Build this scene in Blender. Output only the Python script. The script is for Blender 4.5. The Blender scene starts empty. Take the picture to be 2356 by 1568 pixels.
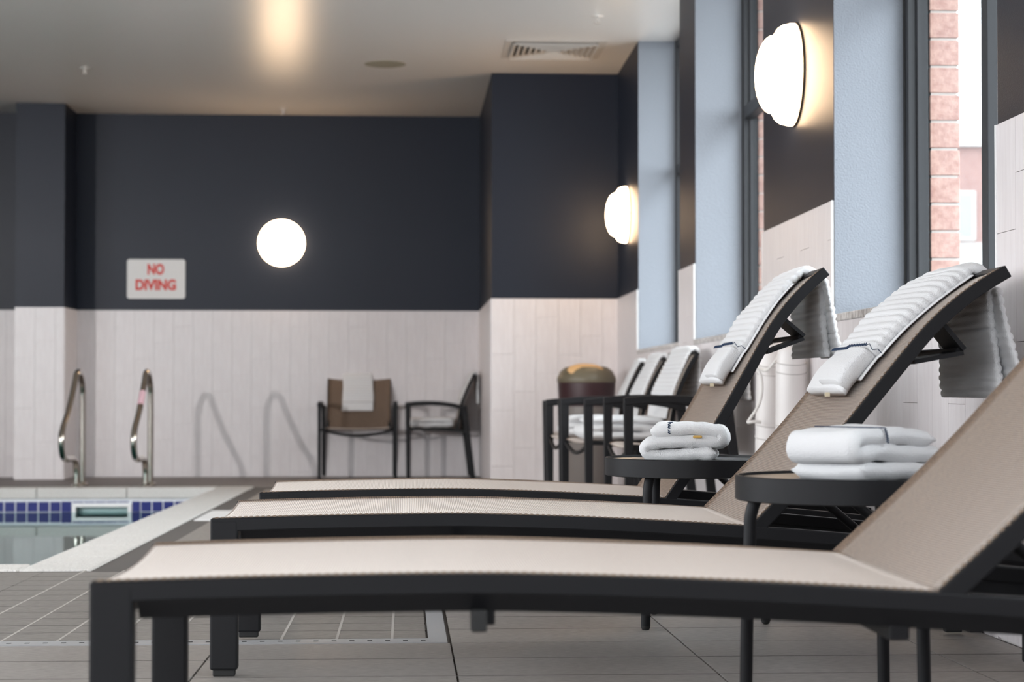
import bpy, bmesh, math, random
from mathutils import Vector, Matrix
random.seed(7)
S = bpy.context.scene
COL = S.collection
PI = math.pi

# ------------------------------------------------------------------ camera, world, exposure
EYE = 0.58            # camera height over the deck below it
SLOPE = 0.0107        # the deck falls away towards its drains
camd = bpy.data.cameras.new('camera')
cam = bpy.data.objects.new('camera', camd); COL.objects.link(cam)
camd.sensor_width = 36.0
camd.lens = 36.0 * 4400 / 2356
camd.clip_start = 0.05; camd.clip_end = 300
cam.location = (0, 0, EYE)
cam.rotation_euler = (math.radians(90 + 1.4191), 0, math.radians(-3.1861))
camd.dof.use_dof = True
camd.dof.focus_distance = 5.0
camd.dof.aperture_fstop = 4.8
S.camera = cam
S.view_settings.view_transform = 'Standard'
S.view_settings.look = 'None'
S.view_settings.gamma = 1.0
S.view_settings.exposure = 2.12
S.view_settings.use_curve_mapping = False
S.cycles.max_bounces = 6; S.cycles.diffuse_bounces = 4; S.cycles.glossy_bounces = 3; S.cycles.transparent_max_bounces = 8
S.cycles.caustics_reflective = False; S.cycles.caustics_refractive = False

world = bpy.data.worlds.new('world'); S.world = world
world.use_nodes = True
bg = world.node_tree.nodes['Background']
bg.inputs['Color'].default_value = (0.90, 0.95, 1.0, 1)     # even overcast sky
bg.inputs['Strength'].default_value = 3.1

def portal(name, loc, rot, sx, sy):
    l = bpy.data.lights.new(name, 'AREA'); l.shape = 'RECTANGLE'; l.size = sx; l.size_y = sy
    l.cycles.is_portal = True
    o = bpy.data.objects.new(name, l); o.location = loc; o.rotation_euler = rot
    COL.objects.link(o); return o

# ------------------------------------------------------------------ helpers
def fz(y): return -SLOPE * y            # height of the sloping deck

class MB:
    def __init__(s): s.v = []; s.f = []; s.m = []; s.uv = {}
    def add(s, vs, fs, mi=0):
        b = len(s.v); s.v += [tuple(v) for v in vs]
        for q in fs: s.f.append(tuple(b + i for i in q)); s.m.append(mi)
        return s
    def box(s, x0, x1, y0, y1, z0, z1, mi=0):
        vs = [(x0,y0,z0),(x1,y0,z0),(x1,y1,z0),(x0,y1,z0),(x0,y0,z1),(x1,y0,z1),(x1,y1,z1),(x0,y1,z1)]
        return s.add(vs, [(3,2,1,0),(4,5,6,7),(0,1,5,4),(1,2,6,5),(2,3,7,6),(3,0,4,7)], mi)
    def hexa(s, a, b, mi=0):
        # two quads a (bottom) and b (top)
        return s.add(list(a) + list(b), [(3,2,1,0),(4,5,6,7),(0,1,5,4),(1,2,6,5),(2,3,7,6),(3,0,4,7)], mi)
    def strip(s, pts, y0, y1, t, mi=0, side=-1):
        # flat bar that follows pts (x, z) and has thickness t below it, between y0 and y1
        n = len(pts); vs = []
        for i, p in enumerate(pts):
            a = pts[max(i-1, 0)]; b = pts[min(i+1, n-1)]
            dx, dz = b[0]-a[0], b[1]-a[1]; L = math.hypot(dx, dz) or 1
            nx, nz = -dz/L*side*-1*-1, dx/L*side
            q = (p[0] + nx*t, p[1] + nz*t)
            vs += [(p[0], y0, p[1]), (p[0], y1, p[1]), (q[0], y1, q[1]), (q[0], y0, q[1])]
        fs = []
        for i in range(n-1):
            for k in range(4):
                a = i*4+k; b = i*4+(k+1) % 4
                fs.append((a, b, b+4, a+4))
        fs.append((0, 3, 2, 1)); e = (n-1)*4; fs.append((e, e+1, e+2, e+3))
        return s.add(vs, fs, mi)
    def tube(s, pts, r, n=10, mi=0, closed=False):
        pts = [Vector(p) for p in pts]; N = len(pts); vs = []; fs = []
        up = None
        for i, p in enumerate(pts):
            if closed: t = pts[(i+1) % N] - pts[i-1]
            else: t = pts[min(i+1, N-1)] - pts[max(i-1, 0)]
            t.normalize()
            if up is None:
                up = t.orthogonal().normalized()
            else:
                up = (up - t*up.dot(t)).normalized()
            w = t.cross(up)
            rr = r[i] if isinstance(r, (list, tuple)) else r
            for k in range(n):
                a = 2*PI*k/n
                vs.append(p + up*math.cos(a)*rr + w*math.sin(a)*rr)
        M = N if closed else N-1
        for i in range(M):
            j = (i+1) % N
            for k in range(n):
                fs.append((i*n+k, i*n+(k+1) % n, j*n+(k+1) % n, j*n+k))
        if not closed:
            fs.append(tuple(reversed(range(n)))); fs.append(tuple(range((N-1)*n, N*n)))
        return s.add(vs, fs, mi)
    def lathe(s, prof, n=32, mi=0, cx=0, cy=0, axis='z'):
        vs = []; fs = []
        for (r, h) in prof:
            for k in range(n):
                a = 2*PI*k/n
                c, d = r*math.cos(a), r*math.sin(a)
                vs.append((cx+c, cy+d, h) if axis == 'z' else ((-h, c, d) if axis == '-x' else (c, -h, d)))
        for i in range(len(prof)-1):
            for k in range(n):
                fs.append((i*n+k, i*n+(k+1) % n, (i+1)*n+(k+1) % n, (i+1)*n+k))
        fs.append(tuple(reversed(range(n)))); fs.append(tuple(range((len(prof)-1)*n, len(prof)*n)))
        return s.add(vs, fs, mi)
    def mesh(s, name, mats, smooth=False, uvs=None, fixn=True):
        me = bpy.data.meshes.new(name)
        me.from_pydata(s.v, [], s.f)
        for m in (mats if isinstance(mats, (list, tuple)) else [mats]): me.materials.append(m)
        me.polygons.foreach_set('material_index', s.m)
        if uvs is not None:
            lay = me.uv_layers.new(name='uv')
            for lp in me.loops: lay.data[lp.index].uv = uvs[lp.vertex_index]
        if fixn:
            bm = bmesh.new(); bm.from_mesh(me)
            bmesh.ops.recalc_face_normals(bm, faces=bm.faces); bm.to_mesh(me); bm.free()
        if smooth:
            me.polygons.foreach_set('use_smooth', [True]*len(me.polygons))
            if smooth != 'all': me.set_sharp_from_angle(angle=math.radians(40))
        me.update(); return me
    def build(s, name, mats, parent=None, smooth=False, bevel=0, uvs=None, fixn=True):
        o = bpy.data.objects.new(name, s.mesh(name, mats, smooth, uvs, fixn)); COL.objects.link(o)
        if parent: o.parent = parent
        if bevel:
            b = o.modifiers.new('bevel', 'BEVEL'); b.width = bevel; b.segments = 2; b.limit_method = 'ANGLE'
        return o

def link(name, me, parent=None, loc=(0,0,0), rz=0, scale=None):
    o = bpy.data.objects.new(name, me); COL.objects.link(o)
    if parent: o.parent = parent
    o.location = loc; o.rotation_euler = (0, 0, rz)
    if scale: o.scale = scale
    return o
def tag(o, label, cat, group=None, kind=None):
    o['label'] = label
    o['category'] = cat
    if group: o['group'] = group
    if kind: o['kind'] = kind
    return o
def struct(o, label=None, cat=None):
    o['kind'] = 'structure'
    if label: o['label'] = label
    if cat: o['category'] = cat
    return o
def empty(name, loc=(0,0,0), rz=0):
    o = bpy.data.objects.new(name, None); COL.objects.link(o)
    o.location = loc; o.rotation_euler = (0,0,rz); o.empty_display_size = .1
    return o
def smoothpath(pts, n=6):
    # Catmull-Rom through points of any dimension
    P = [tuple(p) for p in pts]; out = []
    for i in range(len(P)-1):
        p0 = P[max(i-1,0)]; p1 = P[i]; p2 = P[i+1]; p3 = P[min(i+2,len(P)-1)]
        for k in range(n):
            t = k/n
            out.append(tuple(.5*((2*b)+(-a+c)*t+(2*a-5*b+4*c-d)*t*t+(-a+3*b-3*c+d)*t**3) for a,b,c,d in zip(p0,p1,p2,p3)))
    out.append(P[-1]); return out

# ------------------------------------------------------------------ materials
def mat(name, col, rough=.5, metal=0, spec=.5, emit=None, estr=0):
    m = bpy.data.materials.new(name); m.use_nodes = True
    b = m.node_tree.nodes['Principled BSDF']
    b.inputs['Base Color'].default_value = (*col, 1); b.inputs['Roughness'].default_value = rough
    b.inputs['Metallic'].default_value = metal; b.inputs['Specular IOR Level'].default_value = spec
    if emit:
        b.inputs['Emission Color'].default_value = (*emit, 1); b.inputs['Emission Strength'].default_value = estr
    return m
def nodes(m): return m.node_tree.nodes, m.node_tree.links, m.node_tree.nodes['Principled BSDF']
def noisecol(m, c1, c2, scale, detail=3, stretch=(1,1,1), lo=.3, hi=.7, coord='Object'):
    N, L, b = nodes(m)
    tc = N.new('ShaderNodeTexCoord'); mp = N.new('ShaderNodeMapping'); mp.inputs['Scale'].default_value = stretch
    nt = N.new('ShaderNodeTexNoise'); nt.inputs['Scale'].default_value = scale; nt.inputs['Detail'].default_value = detail
    r = N.new('ShaderNodeValToRGB'); r.color_ramp.elements[0].position = lo; r.color_ramp.elements[1].position = hi
    r.color_ramp.elements[0].color = (*c1, 1); r.color_ramp.elements[1].color = (*c2, 1)
    L.new(tc.outputs[coord], mp.inputs[0]); L.new(mp.outputs[0], nt.inputs[0]); L.new(nt.outputs[0], r.inputs[0]); L.new(r.outputs[0], b.inputs['Base Color'])
    return nt, r
def bump(m, scale, strength, dist=.002, stretch=(1,1,1), detail=2, coord='Object'):
    N, L, b = nodes(m)
    tc = N.new('ShaderNodeTexCoord'); mp = N.new('ShaderNodeMapping'); mp.inputs['Scale'].default_value = stretch
    nt = N.new('ShaderNodeTexNoise'); nt.inputs['Scale'].default_value = scale; nt.inputs['Detail'].default_value = detail
    bp = N.new('ShaderNodeBump'); bp.inputs['Strength'].default_value = strength; bp.inputs['Distance'].default_value = dist
    L.new(tc.outputs[coord], mp.inputs[0]); L.new(mp.outputs[0], nt.inputs[0]); L.new(nt.outputs[0], bp.inputs['Height']); L.new(bp.outputs[0], b.inputs['Normal'])

M = {}
M['navy'] = mat('navy_paint', (.0100,.0140,.0255), .44, spec=.26); bump(M['navy'], 260, .25, .002)
M['reveal'] = mat('reveal_steel_blue', (.200,.216,.246), .5, spec=.4); bump(M['reveal'], 160, .5, .005)
M['ceil'] = mat('ceiling_paint', (.86,.815,.775), .30, spec=.6); bump(M['ceil'], 1.2, .08, .02)
M['tile'] = mat('wall_tile', (.72,.68,.685), .38); noisecol(M['tile'], (.69,.645,.65), (.75,.71,.715), 60, 3, (1,1,.12)); bump(M['tile'], 300, .12, .001, (1,1,.1))
M['grout'] = mat('grout', (.70,.66,.645), .6)
M['trimw'] = mat('white_edge_trim', (.82,.82,.82), .35)
M['floor'] = mat('deck_tile', (.33,.31,.29), .5); noisecol(M['floor'], (.235,.212,.196), (.43,.405,.38), 40, 6, (1,5,1), .25, .75); bump(M['floor'], 180, .25, .002)
M['floorb'] = mat('far_deck_tile', (.17,.145,.135), .55); noisecol(M['floorb'], (.13,.108,.10), (.20,.172,.16), 40, 5, (1,5,1), .25, .75)
M['floors'] = mat('deck_mosaic_tile', (.30,.285,.27), .55); noisecol(M['floors'], (.165,.150,.137), (.30,.278,.258), 45, 6, (1,4,1), .25, .75); bump(M['floors'], 180, .25, .002)
M['fgrout'] = mat('deck_grout', (.10,.09,.083), .8)
M['fgroutl'] = mat('deck_pale_grout', (.42,.39,.36), .8)
M['drain'] = mat('drain_grate', (.42,.42,.43), .45)
M['black'] = mat('black_hole', (.008,.008,.008), .8)
M['coping'] = mat('coping_stone', (.68,.66,.63), .8); noisecol(M['coping'], (.55,.53,.505), (.80,.78,.75), 130, 4); bump(M['coping'], 130, 1.0, .008)
M['blue'] = mat('cobalt_pool_tile', (.012,.02,.16), .35, spec=.2)
M['plaster'] = mat('pool_plaster', (.50,.72,.72), .6)
M['pgrout'] = mat('pool_grout', (.78,.80,.84), .6)
M['metal'] = mat('charcoal_powder_coat', (.0130,.0130,.0145), .48, spec=.18); bump(M['metal'], 900, .15, .0006)
M['rubber'] = mat('black_rubber', (.012,.012,.012), .7)
M['table'] = mat('table_top_laminate', (.05,.056,.056), .30, spec=.5)
M['steel'] = mat('brushed_steel', (.55,.51,.46), .16, metal=1)
M['towel'] = mat('white_terry', (.93,.93,.94), .95, spec=.1); bump(M['towel'], 420, .9, .004, detail=3)
def translucent(m, f, col):
    N, L, b = nodes(m); out = N['Material Output']
    t = N.new('ShaderNodeBsdfTranslucent'); t.inputs['Color'].default_value = (*col, 1); mx = N.new('ShaderNodeMixShader'); mx.inputs[0].default_value = f
    L.new(b.outputs[0], mx.inputs[1]); L.new(t.outputs[0], mx.inputs[2]); L.new(mx.outputs[0], out.inputs['Surface'])
translucent(M['towel'], .14, (.95,.94,.93))
M['blueth'] = mat('navy_thread', (.035,.055,.10), .9, spec=.1)
M['gold'] = mat('gold_label', (.55,.33,.08), .6)
M['cream'] = mat('cream_label', (.75,.66,.48), .8)
M['sign'] = mat('sign_white', (.66,.645,.63), .4)
M['red'] = mat('sign_red', (.62,.045,.03), .5)
M['lamp'] = mat('opal_lamp', (.9,.85,.78), .4, emit=(1,.69,.42), estr=4.6)
M['lamprim'] = mat('lamp_rim', (.10,.07,.04), .5)
M['frame'] = mat('window_frame_grey', (.030,.031,.034), .45, spec=.2)
M['gasket'] = mat('black_gasket', (.006,.006,.007), .6)
M['sill'] = mat('granite_sill', (.5,.47,.44), .3); noisecol(M['sill'], (.22,.20,.19), (.72,.70,.68), 90, 4, (1,1,.4), .38, .6)
M['brick'] = mat('pink_brick', (.46,.27,.22), .85); noisecol(M['brick'], (.36,.19,.155), (.54,.34,.28), 45, 4); bump(M['brick'], 120, .5, .003)
M['mortar'] = mat('mortar', (.55,.50,.46), .9)
M['vent'] = mat('vent_white', (.60,.56,.52), .5)
M['ventdark'] = mat('vent_shadow_gap', (.20,.18,.16), .7)
M['spk'] = mat('speaker_grille', (.36,.335,.265), .8, spec=.1)
M['base'] = mat('dark_base', (.018,.017,.017), .5)
M['foam'] = mat('white_vinyl', (.78,.74,.72), .35)
M['rope'] = mat('white_rope', (.80,.77,.74), .8)
M['seam'] = mat('grey_seam', (.58,.55,.53), .8)
M['bin'] = mat('taupe_bin', (.19,.165,.15), .45)
M['binband'] = mat('maroon_liner', (.035,.010,.012), .45)
M['binlid'] = mat('olive_lid', (.14,.115,.075), .45)
M['bintop'] = mat('tan_lid_panel', (.58,.34,.15), .5)
M['asphalt'] = mat('asphalt', (.22,.22,.22), .9); noisecol(M['asphalt'], (.18,.18,.18), (.26,.26,.26), 3, 3)
M['bldg'] = mat('far_brick', (.15,.082,.072), .85); noisecol(M['bldg'], (.135,.072,.062), (.165,.095,.082), 6, 4)
M['white'] = mat('white_metal', (.30,.30,.29), .6)
M['fglass'] = mat('far_window_glass', (.16,.18,.19), .3, spec=.2)
M['pinktape'] = mat('pink_tape', (.78,.50,.56), .5)

# sling: a woven mesh of tan and dark brown threads; uv in metres (u along, v across)
def sling_mat():
    m = mat('woven_sling', (.3,.22,.17), .55, spec=.5)
    N, L, b = nodes(m)
    uv = N.new('ShaderNodeUVMap'); uv.uv_map = 'uv'
    sep = N.new('ShaderNodeSeparateXYZ'); L.new(uv.outputs[0], sep.inputs[0])
    def math_(op, a, bb=None, c=None):
        n = N.new('ShaderNodeMath'); n.operation = op
        for i, x in enumerate((a, bb, c)):
            if x is None: continue
            if isinstance(x, (int, float)): n.inputs[i].default_value = x
            else: L.new(x, n.inputs[i])
        return n.outputs[0]
    mp = N.new('ShaderNodeMapping'); mp.inputs['Scale'].default_value = (420, 55, 1); L.new(uv.outputs[0], mp.inputs[0])
    nt = N.new('ShaderNodeTexNoise'); nt.inputs['Scale'].default_value = 1; nt.inputs['Detail'].default_value = 2; L.new(mp.outputs[0], nt.inputs[0])
    mp2 = N.new('ShaderNodeMapping'); mp2.inputs['Scale'].default_value = (90, 420, 1); L.new(uv.outputs[0], mp2.inputs[0])
    nt2 = N.new('ShaderNodeTexNoise'); nt2.inputs['Scale'].default_value = 1; nt2.inputs['Detail'].default_value = 1; L.new(mp2.outputs[0], nt2.inputs[0])
    rows = math_('SINE', math_('MULTIPLY', sep.outputs[0], 2*PI/.0044))
    cols = math_('SINE', math_('MULTIPLY', sep.outputs[1], 2*PI/.0045))
    h = math_('ADD', math_('MULTIPLY', rows, .5), math_('MULTIPLY', cols, .25))
    fac = math_('ADD', math_('MULTIPLY', h, .45), math_('MULTIPLY_ADD', nt.outputs[0], 1.0, -.05))
    fac = math_('ADD', fac, math_('MULTIPLY_ADD', nt2.outputs[0], .5, -.25))
    r = N.new('ShaderNodeValToRGB')
    r.color_ramp.elements[0].position = .12; r.color_ramp.elements[0].color = (.030,.017,.011,1)
    r.color_ramp.elements[1].position = .72; r.color_ramp.elements[1].color = (.245,.162,.108,1)
    e = r.color_ramp.elements.new(.38); e.color = (.128,.082,.054,1)
    L.new(fac, r.inputs[0]); L.new(r.outputs[0], b.inputs['Base Color'])
    bp = N.new('ShaderNodeBump'); bp.inputs['Strength'].default_value = .55; bp.inputs['Distance'].default_value = .0012
    L.new(h, bp.inputs['Height']); L.new(bp.outputs[0], b.inputs['Normal'])
    b.inputs['Sheen Weight'].default_value = .85; b.inputs['Sheen Roughness'].default_value = .32; b.inputs['Sheen Tint'].default_value = (1,.91,.84,1)
    return m
M['sling'] = sling_mat()
def glass_mat():
    m = bpy.data.materials.new('window_glass'); m.use_nodes = True
    N, L = m.node_tree.nodes, m.node_tree.links; N.clear()
    out = N.new('ShaderNodeOutputMaterial'); mix = N.new('ShaderNodeMixShader'); tr = N.new('ShaderNodeBsdfTransparent'); gl = N.new('ShaderNodeBsdfGlossy')
    gl.inputs['Roughness'].default_value = .02; tr.inputs['Color'].default_value = (.93,.95,.95,1)
    lw = N.new('ShaderNodeLayerWeight'); lw.inputs['Blend'].default_value = .5
    pw = N.new('ShaderNodeMath'); pw.operation = 'POWER'; pw.inputs[1].default_value = 5; L.new(lw.outputs['Facing'], pw.inputs[0])
    fr = N.new('ShaderNodeMath'); fr.operation = 'MULTIPLY_ADD'; fr.inputs[1].default_value = .8; fr.inputs[2].default_value = .03; L.new(pw.outputs[0], fr.inputs[0])
    L.new(fr.outputs[0], mix.inputs[0]); L.new(tr.outputs[0], mix.inputs[1]); L.new(gl.outputs[0], mix.inputs[2]); L.new(mix.outputs[0], out.inputs[0])
    return m
M['glass'] = glass_mat()
def water_mat():
    m = bpy.data.materials.new('pool_water'); m.use_nodes = True
    N, L = m.node_tree.nodes, m.node_tree.links; N.clear()
    out = N.new('ShaderNodeOutputMaterial'); mix = N.new('ShaderNodeMixShader'); tr = N.new('ShaderNodeBsdfTransparent'); gl = N.new('ShaderNodeBsdfGlossy')
    tr.inputs['Color'].default_value = (.36,.66,.64,1); gl.inputs['Roughness'].default_value = .015; gl.inputs['Color'].default_value = (.80,.92,.92,1)
    fr = N.new('ShaderNodeFresnel'); fr.inputs['IOR'].default_value = 1.33
    tc = N.new('ShaderNodeTexCoord'); nt = N.new('ShaderNodeTexNoise'); nt.inputs['Scale'].default_value = 2.5; nt.inputs['Detail'].default_value = 1
    bp = N.new('ShaderNodeBump'); bp.inputs['Strength'].default_value = .03; bp.inputs['Distance'].default_value = .02
    L.new(tc.outputs['Object'], nt.inputs[0]); L.new(nt.outputs[0], bp.inputs['Height']); L.new(bp.outputs[0], gl.inputs['Normal']); L.new(bp.outputs[0], fr.inputs['Normal'])
    L.new(fr.outputs[0], mix.inputs[0]); L.new(tr.outputs[0], mix.inputs[1]); L.new(gl.outputs[0], mix.inputs[2]); L.new(mix.outputs[0], out.inputs[0])
    return m
M['water'] = water_mat()

# ------------------------------------------------------------------ the room
YB = 16.53; ZC = 2.936; ZW = 1.249; XL = -7.0; YF = -6.0
WX0, WK = 1.465, .0085
def wx(y): return WX0 + WK*y           # inner face of the window wall
WINS = [(-2.0, -.05), (1.35, 3.3), (4.78, 6.72), (8.12, 10.17), (10.78, 12.87)]
SILL = .842; OUT = .43
BX0, BY = .64, 14.23                   # bump-out in the far right corner

# ceiling
o = MB().box(XL-.3, 2.6, YF-.3, YB+.3, ZC, ZC+.25).build('ceiling', M['ceil']); struct(o)

# deck: big base slab that falls away, with an opening for the pool
PX0, PX1, PY0, PY1 = -6.0, -1.365, 7.21, 14.2       # pool inner edges
CW = .235                                            # coping width
def slab(mb, x0, x1, y0, y1, t=.25, dz=0, mi=0):
    mb.hexa([(x0,y0,fz(y0)-t),(x1,y0,fz(y0)-t),(x1,y1,fz(y1)-t),(x0,y1,fz(y1)-t)],
            [(x0,y0,fz(y0)+dz),(x1,y0,fz(y0)+dz),(x1,y1,fz(y1)+dz),(x0,y1,fz(y1)+dz)], mi)
mb = MB()
slab(mb, XL-.3, 2.4, YF-.3, PY0-CW, dz=-.006)
slab(mb, PX1+CW, 2.4, PY0-CW, PY1+CW, dz=-.006)
slab(mb, XL-.3, 2.4, PY1+CW, YB+.3, dz=-.006)
slab(mb, XL-.3, PX0-CW, PY0-CW, PY1+CW, dz=-.006)
floor = mb.build('floor', M['fgrout']); struct(floor)

def floor_tile(x0, x1, y0, y1, m, dz=0, g=.0025, name='tile'):
    mb = MB(); x0 += g; x1 -= g; y0 += g; y1 -= g
    mb.hexa([(x0,y0,fz(y0)-.012),(x1,y0,fz(y0)-.012),(x1,y1,fz(y1)-.012),(x0,y1,fz(y1)-.012)],
            [(x0,y0,fz(y0)+dz),(x1,y0,fz(y0)+dz),(x1,y1,fz(y1)+dz),(x0,y1,fz(y1)+dz)])
    return mb.build(name, m, floor)
# large tiles in the foreground and along the window wall
P, R = .573, .294
rows = []
y = 4.765
while y > 2.2: rows.append((y-R, y)); y -= R
jx = [.113 - P*k for k in range(1, 6)][::-1] + [.113, .686, 1.259]
for (a, b) in rows:
    xs = jx + [wx(a)-.012]
    for x0, x1 in zip(xs[:-1], xs[1:]):
        floor_tile(x0, x1, a, b, M['floor'], random.uniform(-.0002, .0002))
y = 4.765
while y < 14.0:
    b = min(y+R, BY-.02)
    for x0, x1 in ((.113, .686), (.686, 1.259), (1.259, wx(y)-.012)):
        floor_tile(x0, x1, y, b, M['floor'], random.uniform(-.0002, .0002))
    y += R
# small deck tiles between the drain and the pool
SP, SR = .1395, .170
sx = [-.033 - SP*k for k in range(10)][::-1] + [.054]
sr = [4.87 + SR*k for k in range(13)]
mb = MB(); slab(mb, -2.2, .056, 4.856, PY0-CW, t=.02, dz=-.003); slab(mb, PX1+CW, .056, PY0-CW, 13.9, t=.02, dz=-.003)
o = mb.build('grout_bed', M['fgrout'], floor)
for x in sx[1:-1]:
    mb = MB(); slab(mb, x-.0035, x+.0035, 4.858, PY0-CW, t=.01, dz=.0004); mb.build('grout_line', M['fgroutl'], floor)
for (a, b) in zip(sr[:-1], sr[1:]):
    if a > PY0-CW: break
    b = min(b, PY0-CW-.003)
    if b-a < .03: continue
    for x0, x1 in zip(sx[:-1], sx[1:]):
        floor_tile(x0, x1, a, b, M['floors'], random.uniform(-.0002, .0002), .0022)
for a in sr[1:]:
    if a < PY0-CW-.02:
        mb = MB(); slab(mb, -1.3, .054, a-.0022, a+.0022, t=.01, dz=.0003); mb.build('grout_line', M['fgrout'], floor)
for (a, b) in rows:
    mb = MB(); slab(mb, jx[0], wx(a)-.014, a-.0022, a+.0022, t=.01, dz=.0003); mb.build('grout_line', M['fgrout'], floor)
for k in range(1, 6):
    a = 4.765+R*k
    mb = MB(); slab(mb, .115, wx(a)-.014, a-.0022, a+.0022, t=.01, dz=.0003); mb.build('grout_line', M['fgrout'], floor)
# the rest of the small tiles, too far and flat to tell apart
mb = MB()
def mini(x0, x1, y0, y1, g=.0022):
    x0 += g; x1 -= g; y0 += g; y1 -= g
    mb.hexa([(x0,y0,fz(y0)-.012),(x1,y0,fz(y0)-.012),(x1,y1,fz(y1)-.012),(x0,y1,fz(y1)-.012)],
            [(x0,y0,fz(y0)),(x1,y0,fz(y0)),(x1,y1,fz(y1)),(x0,y1,fz(y1))])
y = PY0-CW
while y < 13.85:
    for k in range(8):
        x1 = -.033 - SP*k + (SP if k else .087) - (SP if k else 0) if False else (.054 if k == 0 else -.033 - SP*(k-1)); x0 = -.033 - SP*k
        x0 = max(x0, PX1+CW+.004)
        if x1-x0 > .02 and not (10.05 < y+.05 < 11.05 and x0 < -.93): mini(x0, x1, y, y+SR)
    y += SR
for k in range(8, 24):
    for a in sr[:-1]:
        if a+SR < PY0-CW and -.033-SP*(k+2) > -3.2: mini(-.033-SP*(k+2), -.033-SP*(k+1), a, a+SR)
o = mb.build('far_tiles', M['floors'], floor); o['kind'] = 'stuff'
# brown far deck: tile rows behind the pool
mb = MB()
for i in range(7):
    for k in range(16):
        x0 = -7.0 + .573*k; a = PY1+CW+.004 + .294*i
        mini(x0, min(x0+.573, .62 if True else 0), a, min(a+.294, YB))
o = mb.build('back_tiles', M['floorb'], floor); o['kind'] = 'stuff'
mb = MB()
slab(mb, .113, BX0, 14.0, BY+.1, t=.012, dz=0)
mb.build('back_tile', M['floorb'], floor)
# slot drain around the pool deck
dr = MB(); slab(dr, -4.0, .105, 4.768, 4.852, t=.02, dz=.0015)
slab(dr, .058, .105, 4.852, 13.9, t=.02, dz=.0015)
drain = dr.build('floor_drain', M['drain']); tag(drain, 'pale slot drain strip set into the deck around the pool', 'drain')
for k in range(34):
    x = .045 - .0445*k
    MB().box(x-.006, x+.006, 4.803, 4.812, fz(4.8)-.004, fz(4.8)+.0022).build('slot', M['black'], drain)
# white marker tile in the deck
mb = MB(); mb.hexa([(-1.105,10.1,fz(10.1)-.01),(-.93,10.1,fz(10.1)-.01),(-.93,11.05,fz(11.05)-.01),(-1.105,11.05,fz(11.05)-.01)],
                   [(-1.105,10.1,fz(10.1)+.001),(-.93,10.1,fz(10.1)+.001),(-.93,11.05,fz(11.05)+.001),(-1.105,11.05,fz(11.05)+.001)])
tag(mb.build('marker_tile', M['trimw']), 'white marker tile set in the deck beside the pool coping', 'tile')

# ---- back wall with pilaster and bump-out
def zbot(y): return fz(y) - .03
mb = MB().box(XL, BX0, YB, YB+.25, ZW, ZC).box(XL, BX0, YB, YB+.25, zbot(YB), ZW, 1)
wb = mb.build('wall_back', [M['navy'], M['grout']]); struct(wb)
PLX0, PLX1, PLY = -3.215, -2.815, 15.95
mb = MB().box(PLX0, PLX1, PLY, YB, ZW, ZC).box(PLX0, PLX1, PLY, YB, zbot(PLY), ZW, 1)
wp = mb.build('wall_pilaster', [M['navy'], M['grout']]); struct(wp)
mb = MB().box(BX0, 2.2, BY, YB+.25, ZW, ZC).box(BX0, 2.2, BY, YB+.25, zbot(BY), ZW, 1)
wu = mb.build('wall_corner', [M['navy'], M['grout']]); struct(wu)
TW, TH = .166, .4163
def tile_mesh(w, h, key={}):
    k = (round(w,3), round(h,3))
    if k not in key:
        g = .0002; b = .0006; t = .008
        mb = MB()
        x0, x1, z0, z1 = g, w-g, g, h-g
        vs = [(x0,0,z0),(x1,0,z0),(x1,0,z1),(x0,0,z1),(x0+b,-t,z0+b),(x1-b,-t,z0+b),(x1-b,-t,z1-b),(x0+b,-t,z1-b)]
        mb.add(vs, [(4,5,6,7),(0,1,5,4),(1,2,6,5),(2,3,7,6),(3,0,4,7)])
        key[k] = mb.mesh('tile', M['tile'])
    return key[k]
def tile_run(parent, org, dirv, length, z0, z1, off=0):
    # tiles on a vertical face; org at its left end, dirv along it, third-bond columns
    ang = math.atan2(dirv[1], dirv[0]); x = 0; k = off
    while x < length - .01:
        w = min(TW, length - x)
        top = z1; sh = (k % 3) * TH/3
        z = z1 - (TH - sh if sh else TH)
        hi = z1
        while hi > z0 + .01:
            lo = max(z, z0)
            if hi - lo > .012:
                link('tile', tile_mesh(w, hi-lo), parent, (org[0]+dirv[0]*x, org[1]+dirv[1]*x, lo), ang)
            hi = z; z -= TH
        x += w; k += 1
tile_run(wb, (PLX1, YB), (1,0), BX0-PLX1, fz(YB)+.004, ZW)
tile_run(wb, (-4.4, YB), (1,0), PLX0+4.4, fz(YB)+.004, ZW)
tile_run(wp, (PLX0, PLY), (1,0), PLX1-PLX0, fz(PLY)+.004, ZW)
tile_run(wp, (PLX1, PLY), (0,1), YB-PLY, fz(YB)+.006, ZW)
tile_run(wu, (BX0, BY), (1,0), wx(BY)-BX0, fz(BY)+.004, ZW)
tile_run(wu, (BX0, YB), (0,-1), YB-BY, fz(BY)+.004, ZW)

# ---- window wall
wr_mb = MB()
def wallbox(y0, y1, z0, z1, o0=0, o1=OUT, mi=0, mb=None):
    mb = mb or wr_mb
    a, b = wx(y0), wx(y1)
    mb.hexa([(a+o0,y0,z0),(a+o1,y0,z0),(b+o1,y1,z0),(b+o0,y1,z0)],
            [(a+o0,y0,z1),(a+o1,y0,z1),(b+o1,y1,z1),(b+o0,y1,z1)], mi)
edges = [YF]
for a, b in WINS: edges += [a, b]
edges.append(YB+.2)
for i in range(0, len(edges), 2):
    a, b = edges[i], edges[i+1]
    wallbox(a, b, ZW, ZC); wallbox(a, b, -.6, ZW, mi=1)
for a, b in WINS:
    wallbox(a, b, -.6, SILL-.027, mi=1)
wr = wr_mb.build('wall_right', [M['navy'], M['grout'], M['reveal']]); struct(wr)
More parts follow.
